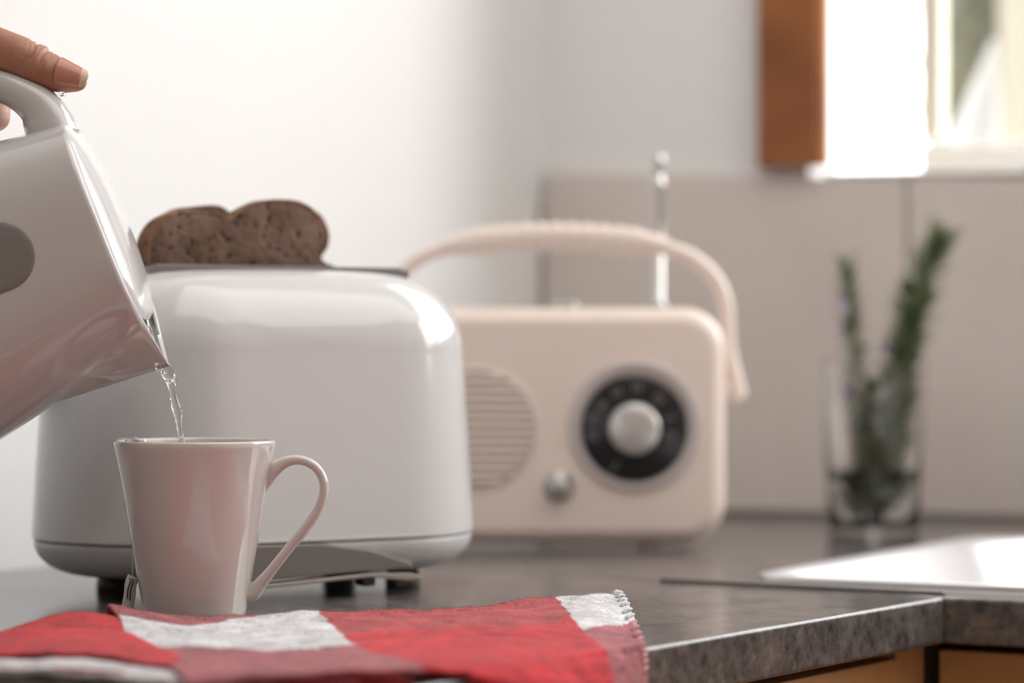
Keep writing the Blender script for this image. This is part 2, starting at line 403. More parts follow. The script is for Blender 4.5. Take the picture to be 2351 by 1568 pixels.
# ---------------------------------------------------------------- mug
MX = (447-CX)*1.577/FPX; MY = 1.577; s = 1.577/FPX
mc = (MX, MY, 0)
mug = thing('mug', 'off-white tapered ceramic mug being filled with hot water', 'mug', mc)
ys = [1018,1040,1070,1110,1150,1237,1315,1405,1432]; rs = [186,181.5,175.5,168,161,147.5,135,120.5,117]
MH = H-(1015-CY)*s
def mr(z): return lerpl([0, .004]+[MH*(1-(y-1015)/ (1437-1015)) for y in reversed(ys[:-1])], [114*s,118.5*s]+[r*s for r in reversed(rs[:-1])], z)
prof = [(.0001,.003),(.022,.003),(.024,.0008),(.0262,.0008)]
prof += [(mr(MH*k/40)-(0.0006 if k==0 else 0), max(.0012, MH*k/40)) for k in range(0,41)]
R0 = mr(MH)
prof += [(R0-.0004,MH+.0008),(R0-.0012,MH+.0012),(R0-.0020,MH+.0008),(R0-.0025,MH-.0003)]
prof += [(mr(MH*k/40)-.0028, MH*k/40) for k in range(39,2,-1)]+[(.02,.006),(.0001,.0055)]
V, F = lathe(mc, prof, 128); o = mesh('body', V, F, M['mug'], mug)
def mp(x, y, d=0): return Vector(((x-CX)*s, MY+d, H-(y-CY)*s))
hp = catmull([mp(586,1118),mp(612,1094),mp(650,1063),mp(690,1056),mp(726,1074),mp(744,1112),mp(736,1158),mp(706,1206),mp(664,1258),mp(626,1306),mp(600,1338),mp(580,1361),mp(560,1370)], 78)
hw = [lerpl([0,5,10,16,24,54,60,66,72,78],[27,23,16,11.5,10.5,11.5,12.5,15.5,20,18],i)*s for i in range(79)]
hd = [lerpl([0,6,14,30,50,66,78],[20,17,15.5,15,15,16,22],i)*s for i in range(79)]
V, F = sweep(hp, hw, hd, (0,1,0), 24, 2.2); mesh('handle', V, F, M['mug'], mug)
wl = .066
V, F = lathe((MX,MY,0), [(.0001,wl),(mr(wl)-.0030,wl),(mr(.05)-.0032,.05),(mr(.02)-.0032,.02),(.018,.0065),(.0001,.0062)], 64)
M['tea'] = mat('tea_water', (.75,.5,.3), 0, IOR=1.33, Transmission_Weight=1.0)
o = mesh('tea', V, F, M['tea']); prop(o, 'pale fresh tea water inside the off-white mug', 'drink')
# tea bag: bag at the rim, string down the outside, paper tag
tb = thing('tea_bag', 'tea bag hung over the mug rim with string and white paper tag', 'tea bag', tuple(mp(300,1392,.0)))
xl = lambda y: 447-lerpl(ys, rs, y)
sp = [mp(325,1010,-.004), mp(300,1007,-.010), mp(270,1009,-.006), mp(xl(1030)-2,1030,-.004)]
sp = [mp(340,1040,.002), mp(318,1011,.002), mp(290,1007,.003), mp(268,1008,.004), mp(xl(1022)-3,1024,.004)]+[mp(xl(y)-2.5+(y-1040)*.0,y,.004) for y in (1100,1200)]+[mp(303,1260,.003), mp(303.5,1300,.002), mp(303,1328,.001)]
V, F = sweep(catmull(sp, 60), .00022, .00022, (0,1,0), 6); mesh('string', V, F, M['paper'], tb)
def strip(name, pts, wd, m, par, th=.00025, dn=None):
    """paper strip: centre line points (px,py,d), width px, facing the viewer"""
    L = catmull([mp(*p) for p in pts], 24); V = []
    for i, p in enumerate(L):
        t = (L[min(i+1,24)]-L[max(i-1,0)]).normalized(); u = t.cross(Vector((0,1,0))).normalized()
        for k in range(7):
            q = (k/6-.5)*2; V.append(p+u*q*wd/2*s+Vector((0,(q*q)*.0018+.0004*math.sin(i*.35),0)))
    F = [(i*7+k,i*7+k+1,(i+1)*7+k+1,(i+1)*7+k) for i in range(24) for k in range(6)]
    o = mesh(name, V, F, m, par); mod(o, 'SOLIDIFY', thickness=th, offset=0); return o
strip('tag', [(306,1323,.0),(300,1340,-.001),(298,1362,-.001),(291,1396,.0)], 27, M['paper'], tb)
for pts, w in ((((300,1333,-.0028),(295,1352,-.0036),(293,1374,-.0036)),1.6),(((307,1333,-.0028),(302,1352,-.0034),(299,1378,-.0034)),1.6),(((298,1329,-.0024),(303,1330,-.003),(308,1331,-.0026)),1.8)):
    strip('print', list(pts), w, M['ink'], tb, .0001)
bag = []
bp_ = [mp(285,1020,-.002), mp(292,1008,-.002), mp(312,1005,.0), mp(330,1012,.003)]
V = []
for i in range(9):
    for j in range(9):
        x = 284+50*i/8; y = 1009+9*j/8*1.6 + 2.5*math.sin(i*1.3+j) - 5*math.sin(PI*i/8)*(1-j/8)
        V.append(mp(x, y+1, .004+.0025*math.sin(i*1.1)*math.cos(j*.9)))
F = [(i*9+j,i*9+j+1,(i+1)*9+j+1,(i+1)*9+j) for i in range(8) for j in range(8)]
o = mesh('bag', V, F, M['paper'], tb); mod(o, 'SOLIDIFY', thickness=.0003)

# ---------------------------------------------------------------- kettle
KW = Vector((.928,-.373)); KV = Vector((.373,.928))
def kp(v, w, d=0): return mp(165+KV.x*v+KW.x*w, 285+KV.y*v+KW.y*w, d*s)
def smooth(x): x = max(0,min(1,x)); return x*x*(3-2*x)
def kvmin(w): return lerpl([-930,-500,-168,0],[-95,-66,-22,0], w)
def kvmax(w): return lerpl([-930,-700,-423,-276,-178,0],[652,645,611,580,560,522], w)
def khd(w): return lerpl([-930,-400,0],[285,262,236], w)
EX = 2.7
def kround(w):
    return 10*(1-math.sqrt(max(0,1-((w+12)/12)**2))) if w > -12 else (16*(1-math.sqrt(max(0,1-((-w-914)/16)**2))) if w < -914 else 0)
def ksec(w, n=360, dent=True):
    a, b, hd = kvmin(w), kvmax(w), khd(w); r = kround(w)
    c, hv = (a+b)/2, (b-a)/2-r; hd -= r
    vt = 597+(w+24)*18/252; vr = lerpl([-276,-178,-16,0],[579,537,471,464], w)
    q = min(1,(vr-c)/hv) if vr > c else 1
    dr = hd*(1-q**EX)**(1/EX) if q < 1 else 0
    P = []
    for j in range(n):
        th = 2*PI*j/n; cs, sn = math.cos(th), math.sin(th)
        v = c+hv*math.copysign(abs(cs)**(2/EX), cs); d = hd*math.copysign(abs(sn)**(2/EX), sn)
        if w > -276 and dr > 2 and v > c and abs(d) < dr:
            vb = vt-(vt-vr)*abs(d)/dr
            if vb > v: v = vb
        if dent and w > -330:
            x = 165+KV.x*v+KW.x*w; y = 285+KV.y*v+KW.y*w
            for (ex, ey, A_, B_, ux, uy, dp) in ((236,790,118,43,.74,-.67,5.0),(285,835,86,20,.965,-.26,3.5)):
                qx = (x-ex)*ux+(y-ey)*uy; qy = -(x-ex)*uy+(y-ey)*ux
                rr = math.hypot(qx/A_, qy/B_)
                if rr < 1.0: d -= math.copysign(dp*smooth((1-rr)/.35), d) if abs(d) > 20 else 0
        P.append(kp(v, w, d))
    return P
kettle = thing('kettle', 'white plastic jug kettle tilted to pour into the mug', 'kettle', tuple(kp(260,-500,0)))
wsv = [0,-1,-3,-6,-9,-12]+[-12-3.2*i for i in range(1,90)]+[-320-10*i for i in range(0,60)]+[-918,-922,-926,-929,-930]
wsv = sorted(set(w for w in wsv if w >= -930), reverse=True)
V, F = loft([ksec(w) for w in wsv], True, False, True)
o = mesh('body', V, F, M['kwhite'], kettle); mod(o, 'SOLIDIFY', thickness=.0024, offset=-1)
# lid
rings = []
for k in range(25):
    rho = k/24; rg = []
    for j in range(120):
        th = 2*PI*j/120; cs, sn = math.cos(th), math.sin(th)
        v = 243+rho*238*math.copysign(abs(cs)**(2/EX), cs); d = rho*222*math.copysign(abs(sn)**(2/EX), sn)
        rg.append(kp(v, -2+31*(1-rho**2.6)**.8 if rho < 1 else -8, d))
    rings.append(rg)
V, F = loft(rings, True, False, False); mesh('lid', V, F, M['white'], kettle)
# handle
hpx = [(125,318),(112,282),(92,248),(55,220),(0,197),(-80,180),(-180,186),(-290,235),(-380,325),(-440,440)]
hwv = [60,58,50,42,37,36,36,38,46,60]
path = catmull([mp(x,y) for x,y in hpx], 72)
V, F = sweep(path, [lerpl(range(10),hwv,i/8)*s for i in range(73)], [lerpl(range(10),[84,80,74,70,66,64,64,66,72,84],i/8)*s for i in range(73)], (0,1,0), 36, 2.6)
mesh('handle', V, F, M['kwhite'], kettle)
rp = catmull([mp(102,214),mp(130,236),mp(152,268),mp(165,290),mp(172,304)], 20)
V, F = sweep(rp, [lerpl([0,20],[15,11],i)*s for i in range(21)], 46*s, (0,1,0), 20, 3.5); mesh('lid_release', V, F, M['white'], kettle)
V, F = lathe(tuple(mp(145,218,-.002)), [(.0001,-.004),(.0016,-.0035),(.0017,.003),(.0001,.004)], 16, axis='y'); mesh('switch', V, F, M['tglass'], kettle)
# water gauge on the near side
M['gauge'] = mat('frosted_gauge', (.235,.225,.215), .42, bump=(1100,.6,.0006))
def surf(v, w):
    a, b, hd_ = kvmin(w), kvmax(w), khd(w); c, hv = (a+b)/2, (b-a)/2
    return hd_*(1-min(1,abs((v-c)/hv))**EX)**(1/EX)
gx, gy = 42-165, 597-285
gv, gw = gx*KV.x+gy*KV.y, gx*KW.x+gy*KW.y
rings = []
for rho, pr in ((0,3.6),(.3,3.6),(.6,3.6),(.82,3.4),(.92,2.8),(.97,1.4),(1.0,-1.5)):
    rg = []
    for j in range(96):
        th = 2*PI*j/96; rr = 79*rho
        w = gw+rr*math.cos(th) - (520 if math.cos(th) < 0 else 0); v = gv+rr*math.sin(th)
        rg.append(kp(v, w, -(surf(v, w)+pr)))
    rings.append(rg)
V, F = loft(rings, True, False, False); mesh('water_gauge', V, F, M['gauge'], kettle)
# base ring of the kettle
V, F = loft([ksec(w) for w in (-931,-945)], True, True, True)
mesh('base', V, F, M['tbase'], kettle)

# ---------------------------------------------------------------- poured water
ly = [824,836,852,864,876,895,915,935,950,970,990,1010,1040,1100,1150]
lx = [360,361,366,373,380,388,391,393,398,404,407,409,413,420,424]
rx = [378,392,401,403,403,404,408,415,418,416.5,419,424,431,438,441]
path = [mp((a+b)/2, y, .0) for a, b, y in zip(lx, rx, ly)]
path[0] = mp(358,826); path[1] = mp(372,833)
cp = catmull(path, 110); hwid = [ (b-a)/2 for a, b in zip(lx, rx)]; hwid[0] = 7; hwid[1] = 14
st = thing('water_stream', 'clear stream of water falling from the kettle spout into the mug', 'water', tuple(mp(415,1150)))
rings = []
for i, p in enumerate(cp):
    t = i/110*14; hwx = lerpl(range(15), hwid, t)*s; dz = hwx*(.75+.25*math.sin(t*2.1+1))
    tt = min(1, i/22); 
    rings.append([p+Vector((hwx*math.cos(a)*(tt+.15 if tt<.85 else 1), dz*math.sin(a), hwx*math.cos(a)*(1-tt)*.9)) for a in [2*PI*k/28 for k in range(28)]])
V, F = loft(rings); mesh('jet', V, F, M['water'], st)
fl = catmull([kp(475,-6),kp(520,-12),kp(560,-16),kp(590,-20),kp(602,-24)], 24)
V, F = sweep(fl, [lerpl([0,4,18,24],[2,5.5,6,9],i)*s for i in range(25)], [lerpl([0,24],[9,16],i)*s for i in range(25)], (0,1,0), 16); mesh('lip_film', V, F, M['water'], st)
for x, y, r in ((404,873,2.4),(392.5,914,2.8),(417,948,2.8),(409,1004,2.6),(372,852,4),(381,853,4)):
    bm = bmesh.new(); bmesh.ops.create_icosphere(bm, subdivisions=3, radius=r*s, matrix=Matrix.Translation(mp(x,y,-.001)) @ Matrix.Diagonal((1,1,1.6,1)))
    bmobj('droplet', bm, M['water'], st)

# ---------------------------------------------------------------- hand
def P3(x, y, d): return mp(x, y, d)
segs = [
 # thumb
 [(-330,-20,.022,80),(-200,50,.012,70),(-110,82,.003,60),(0,114,-.002,49),(42,131,-.003,49.5),(82,151,-.003,49.5),(118,168,-.003,43),(150,179,-.003,36),(172,186,-.003,27),(180,189,-.003,22)],
 # fingers: over the far side of the handle, under it, tips towards the viewer
 [(-330,20,.030,60),(-60,105,.034,44),(-34,190,.031,38),(-27,262,.024,33),(-31,272,.004,30),(-33,268,-.010,25)],
 [(-340,10,.032,60),(-140,85,.038,46),(-112,180,.033,40),(-104,268,.026,35),(-106,285,.003,32),(-108,280,-.014,27)],
 [(-360,0,.032,60),(-220,95,.037,44),(-196,185,.033,38),(-184,272,.026,34),(-184,292,.003,31),(-186,286,-.013,26)],
 [(-380,10,.030,55),(-300,130,.033,40),(-272,215,.030,33),(-256,292,.024,29),(-254,306,.006,27),(-254,302,-.007,22)],
 [(-120,80,.030,52),(-200,85,.034,54),(-290,110,.032,50)],
 [(-330,20,.024,78),(-430,-90,.008,90),(-560,-205,-.030,98),(-800,-385,-.155,120),(-1050,-540,-.310,150)],
 [(-230,70,.018,70),(-330,30,.018,80)],
]
bm = bmesh.new()
for sg in segs:
    for (x0,y0,d0,r0),(x1,y1,d1,r1) in zip(sg, sg[1:]):
        a, b = P3(x0,y0,d0), P3(x1,y1,d1); n = max(2, int((b-a).length/(min(r0,r1)*s)*3.5))
        for i in range(n+1):
            t = i/n; bmesh.ops.create_icosphere(bm, subdivisions=3, radius=(r0+(r1-r0)*t)*s, matrix=Matrix.Translation(a.lerp(b,t)))
me = bpy.data.meshes.new('hand'); bm.to_mesh(me); bm.free()
tmp = link(bpy.data.objects.new('hand_tmp', me))
mod(tmp, 'REMESH', mode='VOXEL', voxel_size=.00095); mod(tmp, 'SMOOTH', iterations=5, factor=.5)
dg = bpy.context.evaluated_depsgraph_get(); me2 = bpy.data.meshes.new_from_object(tmp.evaluated_get(dg)); bpy.data.objects.remove(tmp)
me2.name = 'hand'
nv = len(me2.vertices); co = np.empty(nv*3); me2.vertices.foreach_get('co', co); co = co.reshape(-1,3)
nr = np.empty(nv*3); me2.vertices.foreach_get('normal', nr); nr = nr.reshape(-1,3)
X = co[:,0]/s+CX; Y = -(co[:,2]-H)/s+CY; D = co[:,1]-MY
al = (X-70)*.90+(Y-145)*.42; ac = -(X-70)*.42+(Y-145)*.90
msk = (X > -60) & (Y < 215)
disp = np.zeros(nv)
for c, w, dpt, bend in ((4,3.6,-.0011,.10),(27,4.2,-.0010,-.10),(15,9,.0007,0),(-8,3,-.0005,.15),(38,3,-.0005,-.05),(16,2.6,-.0006,.03)):
    ll = al-c-bend*ac*.6-2.5*np.sin(ac*.12+c)
    disp += dpt*np.exp(-(ll/w)**2)*np.clip((22-ac)/30, 0, 1)
disp += .0010*np.exp(-((al-50)/18)**2)*np.exp(-((ac-2)/20)**2)*(nr[:,1] < 0)
co += nr*(disp*msk)[:,None]
me2.vertices.foreach_set('co', co.reshape(-1)); me2.update()
hand = finish('hand', me2, M['skin'], loc=tuple(P3(-120,120,.02)))
prop(hand, 'bare hand gripping the kettle handle with the thumb on top', 'person')
# thumb nail
tdir = Vector((.97,.245)); 
def nailpt(u, be, lift=0):
    cx, cy = 130+tdir.x*u, 172+tdir.y*u; R = 43.0-.27*u+lift
    nrm = Vector((.12,-.86,-.0)); 
    al_ = math.radians(70)
    n = Vector((tdir.y*math.cos(al_), -math.sin(al_), tdir.x*math.cos(al_)))      # x, depth, up
    t = Vector((tdir.x, 0, -tdir.y)); mm = n.cross(t)
    d = n*math.cos(be)+mm*math.sin(be)
    return mp(cx, cy, -.003)+d*R*s
def nailmesh(name, u0, u1, m, par, lift=0):
    V = []; nu, nb_ = 14, 16
    for i in range(nu+1):
        for j in range(nb_+1):
            b = (j/nb_-.5)*2; u = u0+(u1-u0)*i/nu
            u_ = u - (8*b*b if u < 20 else 0)*(-1) if False else u
            if i <= 3 and u0 < 10: u_ = u+ (3-i)*b*b*4*.6
            if u1 > 65: u_ = u - b*b*(11 if i > 0 else 11)*(u-u0)/(u1-u0) - 0
            V.append(nailpt(u_, b*math.radians(52), lift+1.2*(1-b**8)))
    F = [(i*(nb_+1)+j,i*(nb_+1)+j+1,(i+1)*(nb_+1)+j+1,(i+1)*(nb_+1)+j) for i in range(nu) for j in range(nb_)]
    o = mesh(name, V, F, m, par); mod(o, 'SOLIDIFY', thickness=.0006, offset=-1); return o
nl = nailmesh('thumbnail', 1, 61, M['nail'], hand, .4)
nailmesh('nail_edge', 60.5, 77, M['nailtip'], nl, .4)

# ---------------------------------------------------------------- toaster
PH = math.radians(33); ta = Vector((math.cos(PH), math.sin(PH), 0)); tn = Vector((-math.sin(PH), math.cos(PH), 0))
TC = Vector((-.1515, 1.772, 0)); TW, TLs = .0835, .053         # half width, half straight length
toaster = thing('toaster', 'white rounded two-slot toaster holding two slices of bread', 'toaster', tuple(TC))
def stad(ins, z, n=80, panel=0):
    """plan outline: straight sides, round ends, a little bulge"""
    R = TW-ins; P = []
    def add(x, y):
        bul = .0022*(1-(x/(TLs+R))**2)*(1 if y else 0)
        y2 = y+math.copysign(bul, y)*(abs(y)/R)
        if panel and y2 < 0:
            q = smooth((TLs+.012-abs(x))/.004)*smooth((panel-.020*(1-(x/.065)**2)*1.0+.0 - z)/.004)
            y2 += .0003*q
        P.append(TC+ta*x+tn*y2+Vector((0,0,z-.0026*(x/.09)**2*max(0,(z-.13)/.058)**2)))
    for i in range(n+1):
        a = -PI/2+PI*i/n; add(TLs+R*math.cos(a), R*math.sin(a))
    for i in range(1,70): add(TLs-2*TLs*i/70, R)
    for i in range(n+1):
        a = PI/2+PI*i/n; add(-TLs+R*math.cos(a), R*math.sin(a))
    for i in range(1,70): add(-TLs+2*TLs*i/70, -R)
    return P
ZS, ZC_, ZTOP = .0325, .140, .1885
rings = [stad(.004, ZS+.001), stad(.0006, ZS+.0002), stad(0, ZS+.0008)]
for k in range(1,60):
    z = ZS+(ZC_-ZS)*k/59; rings.append(stad(.0065*((z-ZS)/(ZC_-ZS))**1.2, z, panel=.168))
for k in range(1,26):
    a = PI/2*k/25; rings.append(stad(.0065+.044*(1-math.cos(a))**1.0*1.0, ZC_+(ZTOP-ZC_)*math.sin(a), panel=.168))
rings.append(stad(.0535, ZTOP+.0003)); rings.append(stad(.0568, ZTOP+.0003))
V, F = loft(rings, True, False, False); mesh('shell', V, F, M['white'], toaster)
V, F = loft([stad(.0568, ZTOP+.0003), stad(.0570, ZTOP-.01), stad(.0572, .06)], True, False, True); mesh('slot_liner', V, F, M['dark'], toaster)
rings = [stad(.003, ZS-.0001)]
for k in range(0,16):
    a = PI/2*k/15; rings.append(stad(.0012+.028*(1-math.cos(a)), ZS-.0012-.0195*math.sin(a)))
V, F = loft(rings, True, True, True); mesh('base', V, F, M['tbase'], toaster)
# top plate with slots
def tl(x, y, z): return TC+ta*x+tn*y+Vector((0,0,z))
def tbox(name, x0, x1, y0, y1, z0, z1, m, par=toaster, bv=.0006):
    V = [tl(x,y,z) for z in (z0,z1) for x,y in ((x0,y0),(x1,y0),(x1,y1),(x0,y1))]
    return bevel(mesh(name, V, [(0,1,2,3),(4,5,6,7),(0,1,5,4),(1,2,6,5),(2,3,7,6),(3,0,4,7)], m, par, smooth=False), bv, 2)
zt = ZTOP+.0004
for y0, y1 in ((-.031,-.0265),(-.0075,.0075),(.0265,.031)): tbox('slot_frame', -.082, .082, y0, y1, zt-.002, zt+.0018, M['graymet'])
for x0, x1 in ((-.085,-.0745),(.0745,.087)): tbox('slot_frame', x0, x1, -.0308, .0308, zt-.0045, zt+.0006, M['graymet'])
# lever and browning knob on the near end
V, F = boxo(tl(-TLs-TW-.004, 0, .118), ta, tn, .018, .034, .008); bevel(mesh('lever', V, F, M['dark'], toaster, smooth=False), .002)
# feet
for x, y in ((-.075,-.038),(.078,-.038),(-.075,.038),(.078,.038)):
    V, F = lathe(tuple(tl(x,y,0)), [(.0001,0),(.010,0),(.0105,.002),(.009,.0125),(.0001,.0125)], 24); mesh('foot', V, F, M['dark'], toaster)
# cord tidy / crumb tray that shows under the long side
p0 = TC-tn*(TW+.0035)
tray = [(400,1268),(590,1252),(740,1248),(850,1262),(946,1291),(948,1305),(850,1312),(600,1334),(400,1348)]
def slab(name, pts, p0, d, n, th, m, par, bv=.001):
    P = [onplane(x,y,p0,d) for x,y in pts]; V = P+[p+n*th for p in P]; k = len(P)
    F = [tuple(range(k)), tuple(range(k,2*k))]+[(i,(i+1)%k,k+(i+1)%k,k+i) for i in range(k)]
    return bevel(mesh(name, V, F, m, par, smooth=False), bv, 2, 50)
tr = slab('crumb_tray', tray, p0, ta, tn, .045, M['graymet'], toaster)
M['rail'] = mat('warm_metal', (.42,.38,.34), .35, .8, bump=(100,.05,.0004))
slab('tray_rail', [(380,1362),(600,1343),(850,1316),(945,1316),(975,1326),(940,1334),(850,1326),(600,1352),(380,1372)], p0, ta, tn, .012, M['rail'], tr, .0006)
for x0 in (832,905): slab('tray_foot', [(x0,1322),(x0+32,1320),(x0+30,1345),(x0+6,1347)], p0+tn*.006, ta, tn, .01, M['dark'], tr, .0006)

# ---------------------------------------------------------------- bread
def slice_(name, label, pts, off, th, dz):
    root = thing(name, label, 'bread', tuple(tl(-.02, off, .13)), None)
    p0 = tl(0, off, 0); P = [onplane(x, y, p0, ta) for x, y in pts]
    k = len(P); P = [p+Vector((0,0,dz)) for p in catmull(P+[P[0]], 130)][:-1]; k = len(P)
    c = sum(P, Vector())/k
    rings = []
    def ring(sc, y, nz_=0):
        rg = []
        for i, p in enumerate(P):
            q = c+(p-c)*sc; rg.append(q+tn*y + (ta*.0006+Vector((0,0,.0006)))*noise.noise(p*90)*nz_)
        return rg
    # crumb: dense inner disc on both faces
    for y, sg in ((0,1),(th,-1)):
        rings.append(None)
    fr = [ring(sc, -.0003*math.sin(sc*3)) for sc in (.04,.25,.5,.75,.93)]+[ring(.96,.0012)]
    bk = [ring(sc, th) for sc in (.96,.93,.5,.04)]
    V, F = loft(fr+bk, True, True, True); mesh('crumb', V, F, M['crumb'], root)
    cr = [ring(.925,-.0002),ring(.965,-.0006,1),ring(.985,.0003,1),ring(1.0,.0022,1),ring(1.004,th/2,1),ring(1.0,th-.002,1),ring(.97,th,1),ring(.92,th)]
    V, F = loft(cr, True, False, False); mesh('crust', V, F, M['crust'], root)
    return root
out1 = [(338,650),(326,600),(330,555),(350,515),(390,490),(440,482),(490,488),(526,500),(548,484),(590,464),(640,457),(690,461),(728,484),(745,520),(744,556),(728,580),(742,598),(768,616),(776,650),(700,800),(550,830),(400,800)]
slice_('bread_slice', 'brown bread slice in the nearer toaster slot, full double-domed crust', out1, -.0225, .011, 0)
out2 = [(345,650),(338,600),(345,550),(362,512),(400,484),(452,473),(500,471),(530,490),(552,500),(590,480),(640,468),(690,466),(738,492),(758,530),(756,566),(742,590),(752,604),(775,616),(782,650),(700,790),(550,810),(400,790)]
slice_('bread_slice', 'brown bread slice mostly hidden behind the first, in the far toaster slot', out2, .0115, .011, 0)

# ---------------------------------------------------------------- radio
RZ = 2.092; rs_ = RZ/FPX
def rp_(x, y, d=0): return Vector(((x-CX)*rs_, RZ+d, H-(y-CY)*rs_))
radio = thing('radio', 'cream pink retro portable radio with black dial and carry handle', 'radio', tuple(rp_(1279,1264,.035)))
RX0, RX1, RY0, RY1 = 893, 1668, 706, 1250
def rring(ins, d, n=14, rad=98):
    P = []; r = max(6, rad-ins)
    x0,x1,y0,y1 = RX0+ins,RX1-ins,RY0+ins,RY1-ins
    for cx, cy, a0 in ((x1-r,y1-r,0),(x0+r,y1-r,PI/2),(x0+r,y0+r,PI),(x1-r,y0+r,3*PI/2)):
        for i in range(n+1):
            a = a0+PI/2*i/n; P.append(rp_(cx+r*math.cos(a), cy+r*math.sin(a), d))
    return P
DP = .078; rings = [rring(200,0), rring(60,0), rring(42,.0002)]
for k in range(1,12):
    a = PI/2*k/11; rings.append(rring(42-42*math.sin(a), .0145*(1-math.cos(a))))
rings.append(rring(0,.04)); rings.append(rring(0, DP-.02))
for k in range(1,9):
    a = PI/2*k/8; rings.append(rring(40*(1-math.cos(a)), DP-.02+.018*math.sin(a)))
V, F = loft(rings); mesh('case', V, F, M['radio'], radio)
# speaker grille: ring and slats
sc_ = rp_(1095,985)
V, F = lathe(tuple(sc_), [(.0405,0),(.0412,.0012),(.0425,.0012),(.0432,0)], 72, axis='y'); mesh('grille_ring', V, F, M['radio'], radio)
M['gback'] = mat('grille_back', (.42,.33,.28), .7)
V, F = lathe(tuple(sc_), [(.0001,.0004),(.0405,.0004),(.0405,-.001)], 72, axis='y'); mesh('grille_back', V, F, M['gback'], radio)
for i in range(13):
    zz = (i-6)*.0060; hwd = math.sqrt(max(0,.0400**2-zz*zz))
    if hwd < .006: continue
    V, F = boxo((sc_.x, RZ-.0011, sc_.z+zz-.0020), (1,0), (0,1), hwd*2, .0022, .0040); bevel(mesh('grille_slat', V, F, M['radio'], radio, smooth=False), .0008, 2)
# dial
dc = rp_(1456,984)
V, F = lathe(tuple(dc+Vector((.0005,0,.002))), [(.0465,-.001),(.0462,.0015),(.0448,.0030),(.0410,.0024),(.0385,.0012),(.0372,.0012)], 96, axis='y'); mesh('dial_bezel', V, F, M['chrome'] if 0 else mat('bezel_plastic', (.60,.55,.53), .3, .15), radio)
V, F = lathe(tuple(dc), [(.0001,.0035),(.0362,.0035),(.0374,.0025),(.0374,-.001)], 96, axis='y'); face = mesh('dial_face', V, F, M['dial'], radio)
def mark(x, y, w, h, ang, par=face):
    c = rp_(x, y, -.0038); u = Vector((math.cos(ang),0,math.sin(ang))); v = Vector((-math.sin(ang),0,math.cos(ang)))
    P = [c+u*(i*w*rs_/2)+v*(j*h*rs_/2)+Vector((0,k,0)) for k in (0,-.0003) for i,j in ((-1,-1),(1,-1),(1,1),(-1,1))]
    mesh('dial_mark', P, [(0,1,2,3),(4,5,6,7),(0,1,5,4),(1,2,6,5),(2,3,7,6),(3,0,4,7)], M['mark'], par, smooth=False)
for x, y, n in ((1360,1000,2),(1360,962,2),(1383,930,2),(1416,901,2),(1462,889,2),(1512,915,2),(1536,960,1),(1537,1000,2)):
    ang = math.atan2(984-y, x-1456)
    for k in range(n):
        o_ = (k-(n-1)/2)*13; mark(x-math.sin(ang)*o_, y-math.cos(ang)*o_, 24, 6, ang)
mark(1412,1070,34,5,math.atan2(-86,-44))
V, F = lathe(tuple(dc), [(.0001,.0135),(.0145,.0135),(.0170,.0120),(.0176,.0095),(.0180,.0036),(.0184,.0034)], 64, axis='y'); mesh('tuning_knob', V, F, M['chrome'] if 0 else mat('satin_knob', (.66,.64,.62), .3, .6), radio)
kc = rp_(1284,1117)
V, F = lathe(tuple(kc), [(.0001,.011),(.0052,.011),(.0062,.0095),(.0075,.003),(.0108,.002),(.0112,0)], 48, axis='y'); mesh('volume_knob', V, F, M['chrome'], radio)
# carry handle and grip
gx_ = 1279
side = [(1701,926),(1695,880),(1681,800),(1678,720),(1668,672),(1640,625),(1590,585),(1535,566)]
for sg in (1,-1):
    pts = [rp_(gx_+sg*(x-gx_), y, .035) for x, y in side]
    V, F = sweep(catmull(pts,40), [lerpl([0,1,2,4,12,40],[10,20,25,24,17,17],i)*rs_ for i in range(41)], .0095, (0,1,0), 20, 2.4); mesh('handle_arm', V, F, M['radio'], radio)
    V, F = sweep([rp_(gx_+sg*(x-gx_),894,.035) for x in (1664,1680,1704,1711,1715)], [28*rs_,28*rs_,28*rs_,22*rs_,10*rs_], [28*rs_,28*rs_,28*rs_,22*rs_,10*rs_], (0,1,0), 24); mesh('handle_pivot', V, F, M['radio'], radio)
gp = catmull([rp_(gx_+x, 566-24*(1-(x/262)**2)-2, .035) for x in (-262,-180,-90,0,90,180,262)], 180)
V, F = sweep(gp, [(lerpl([0,14,166,180],[17,26,26,17],i)+(9*abs(math.sin(i*PI/12)) if 20<i<160 else 0))*rs_ for i in range(181)], .012, (0,1,0), 24, 2.6)
mesh('grip', V, F, M['radio'], radio)
# antenna
ax = 1511; AD = .062; az = lambda y: H-(y-CY)*(RZ+AD)/FPX; axx = (ax-CX)*(RZ+AD)/FPX
V, F = lathe((axx,RZ+AD,0), [(.0001,az(708)),(.0062,az(706)),(.0062,az(694)),(.0042,az(692)),(.0042,az(432)),(.0046,az(430)),(.0046,az(414)),(.0036,az(412)),(.0036,az(384)),(.0046,az(382)),(.0050,az(368)),(.0040,az(357)),(.0001,az(354))], 32); mesh('antenna', V, F, M['chrome'], radio)
for x in (1278,1312):
    p = rp_(x, 706, .035); V, F = lathe(tuple(p), [(.0001,.004),(.0042,.004),(.005,.003),(.005,-.001)], 24); mesh('button', V, F, M['chrome'], radio)
V, F = boxo(rp_(1290,707.5,.035), (1,0), (0,1), .135, .020, .0005); bevel(mesh('control_plate', V, F, M['chrome'], radio, smooth=False), .0005)
for x in (1040,1497):
    for d in (.018,.060):
        p = rp_(x,1250,d); V, F = lathe((p.x,p.y,0), [(.0001,0),(.0058,0),(.0062,.0015),(.0062,.0052),(.0001,.0052)], 24); mesh('foot', V, F, M['radio'], radio)

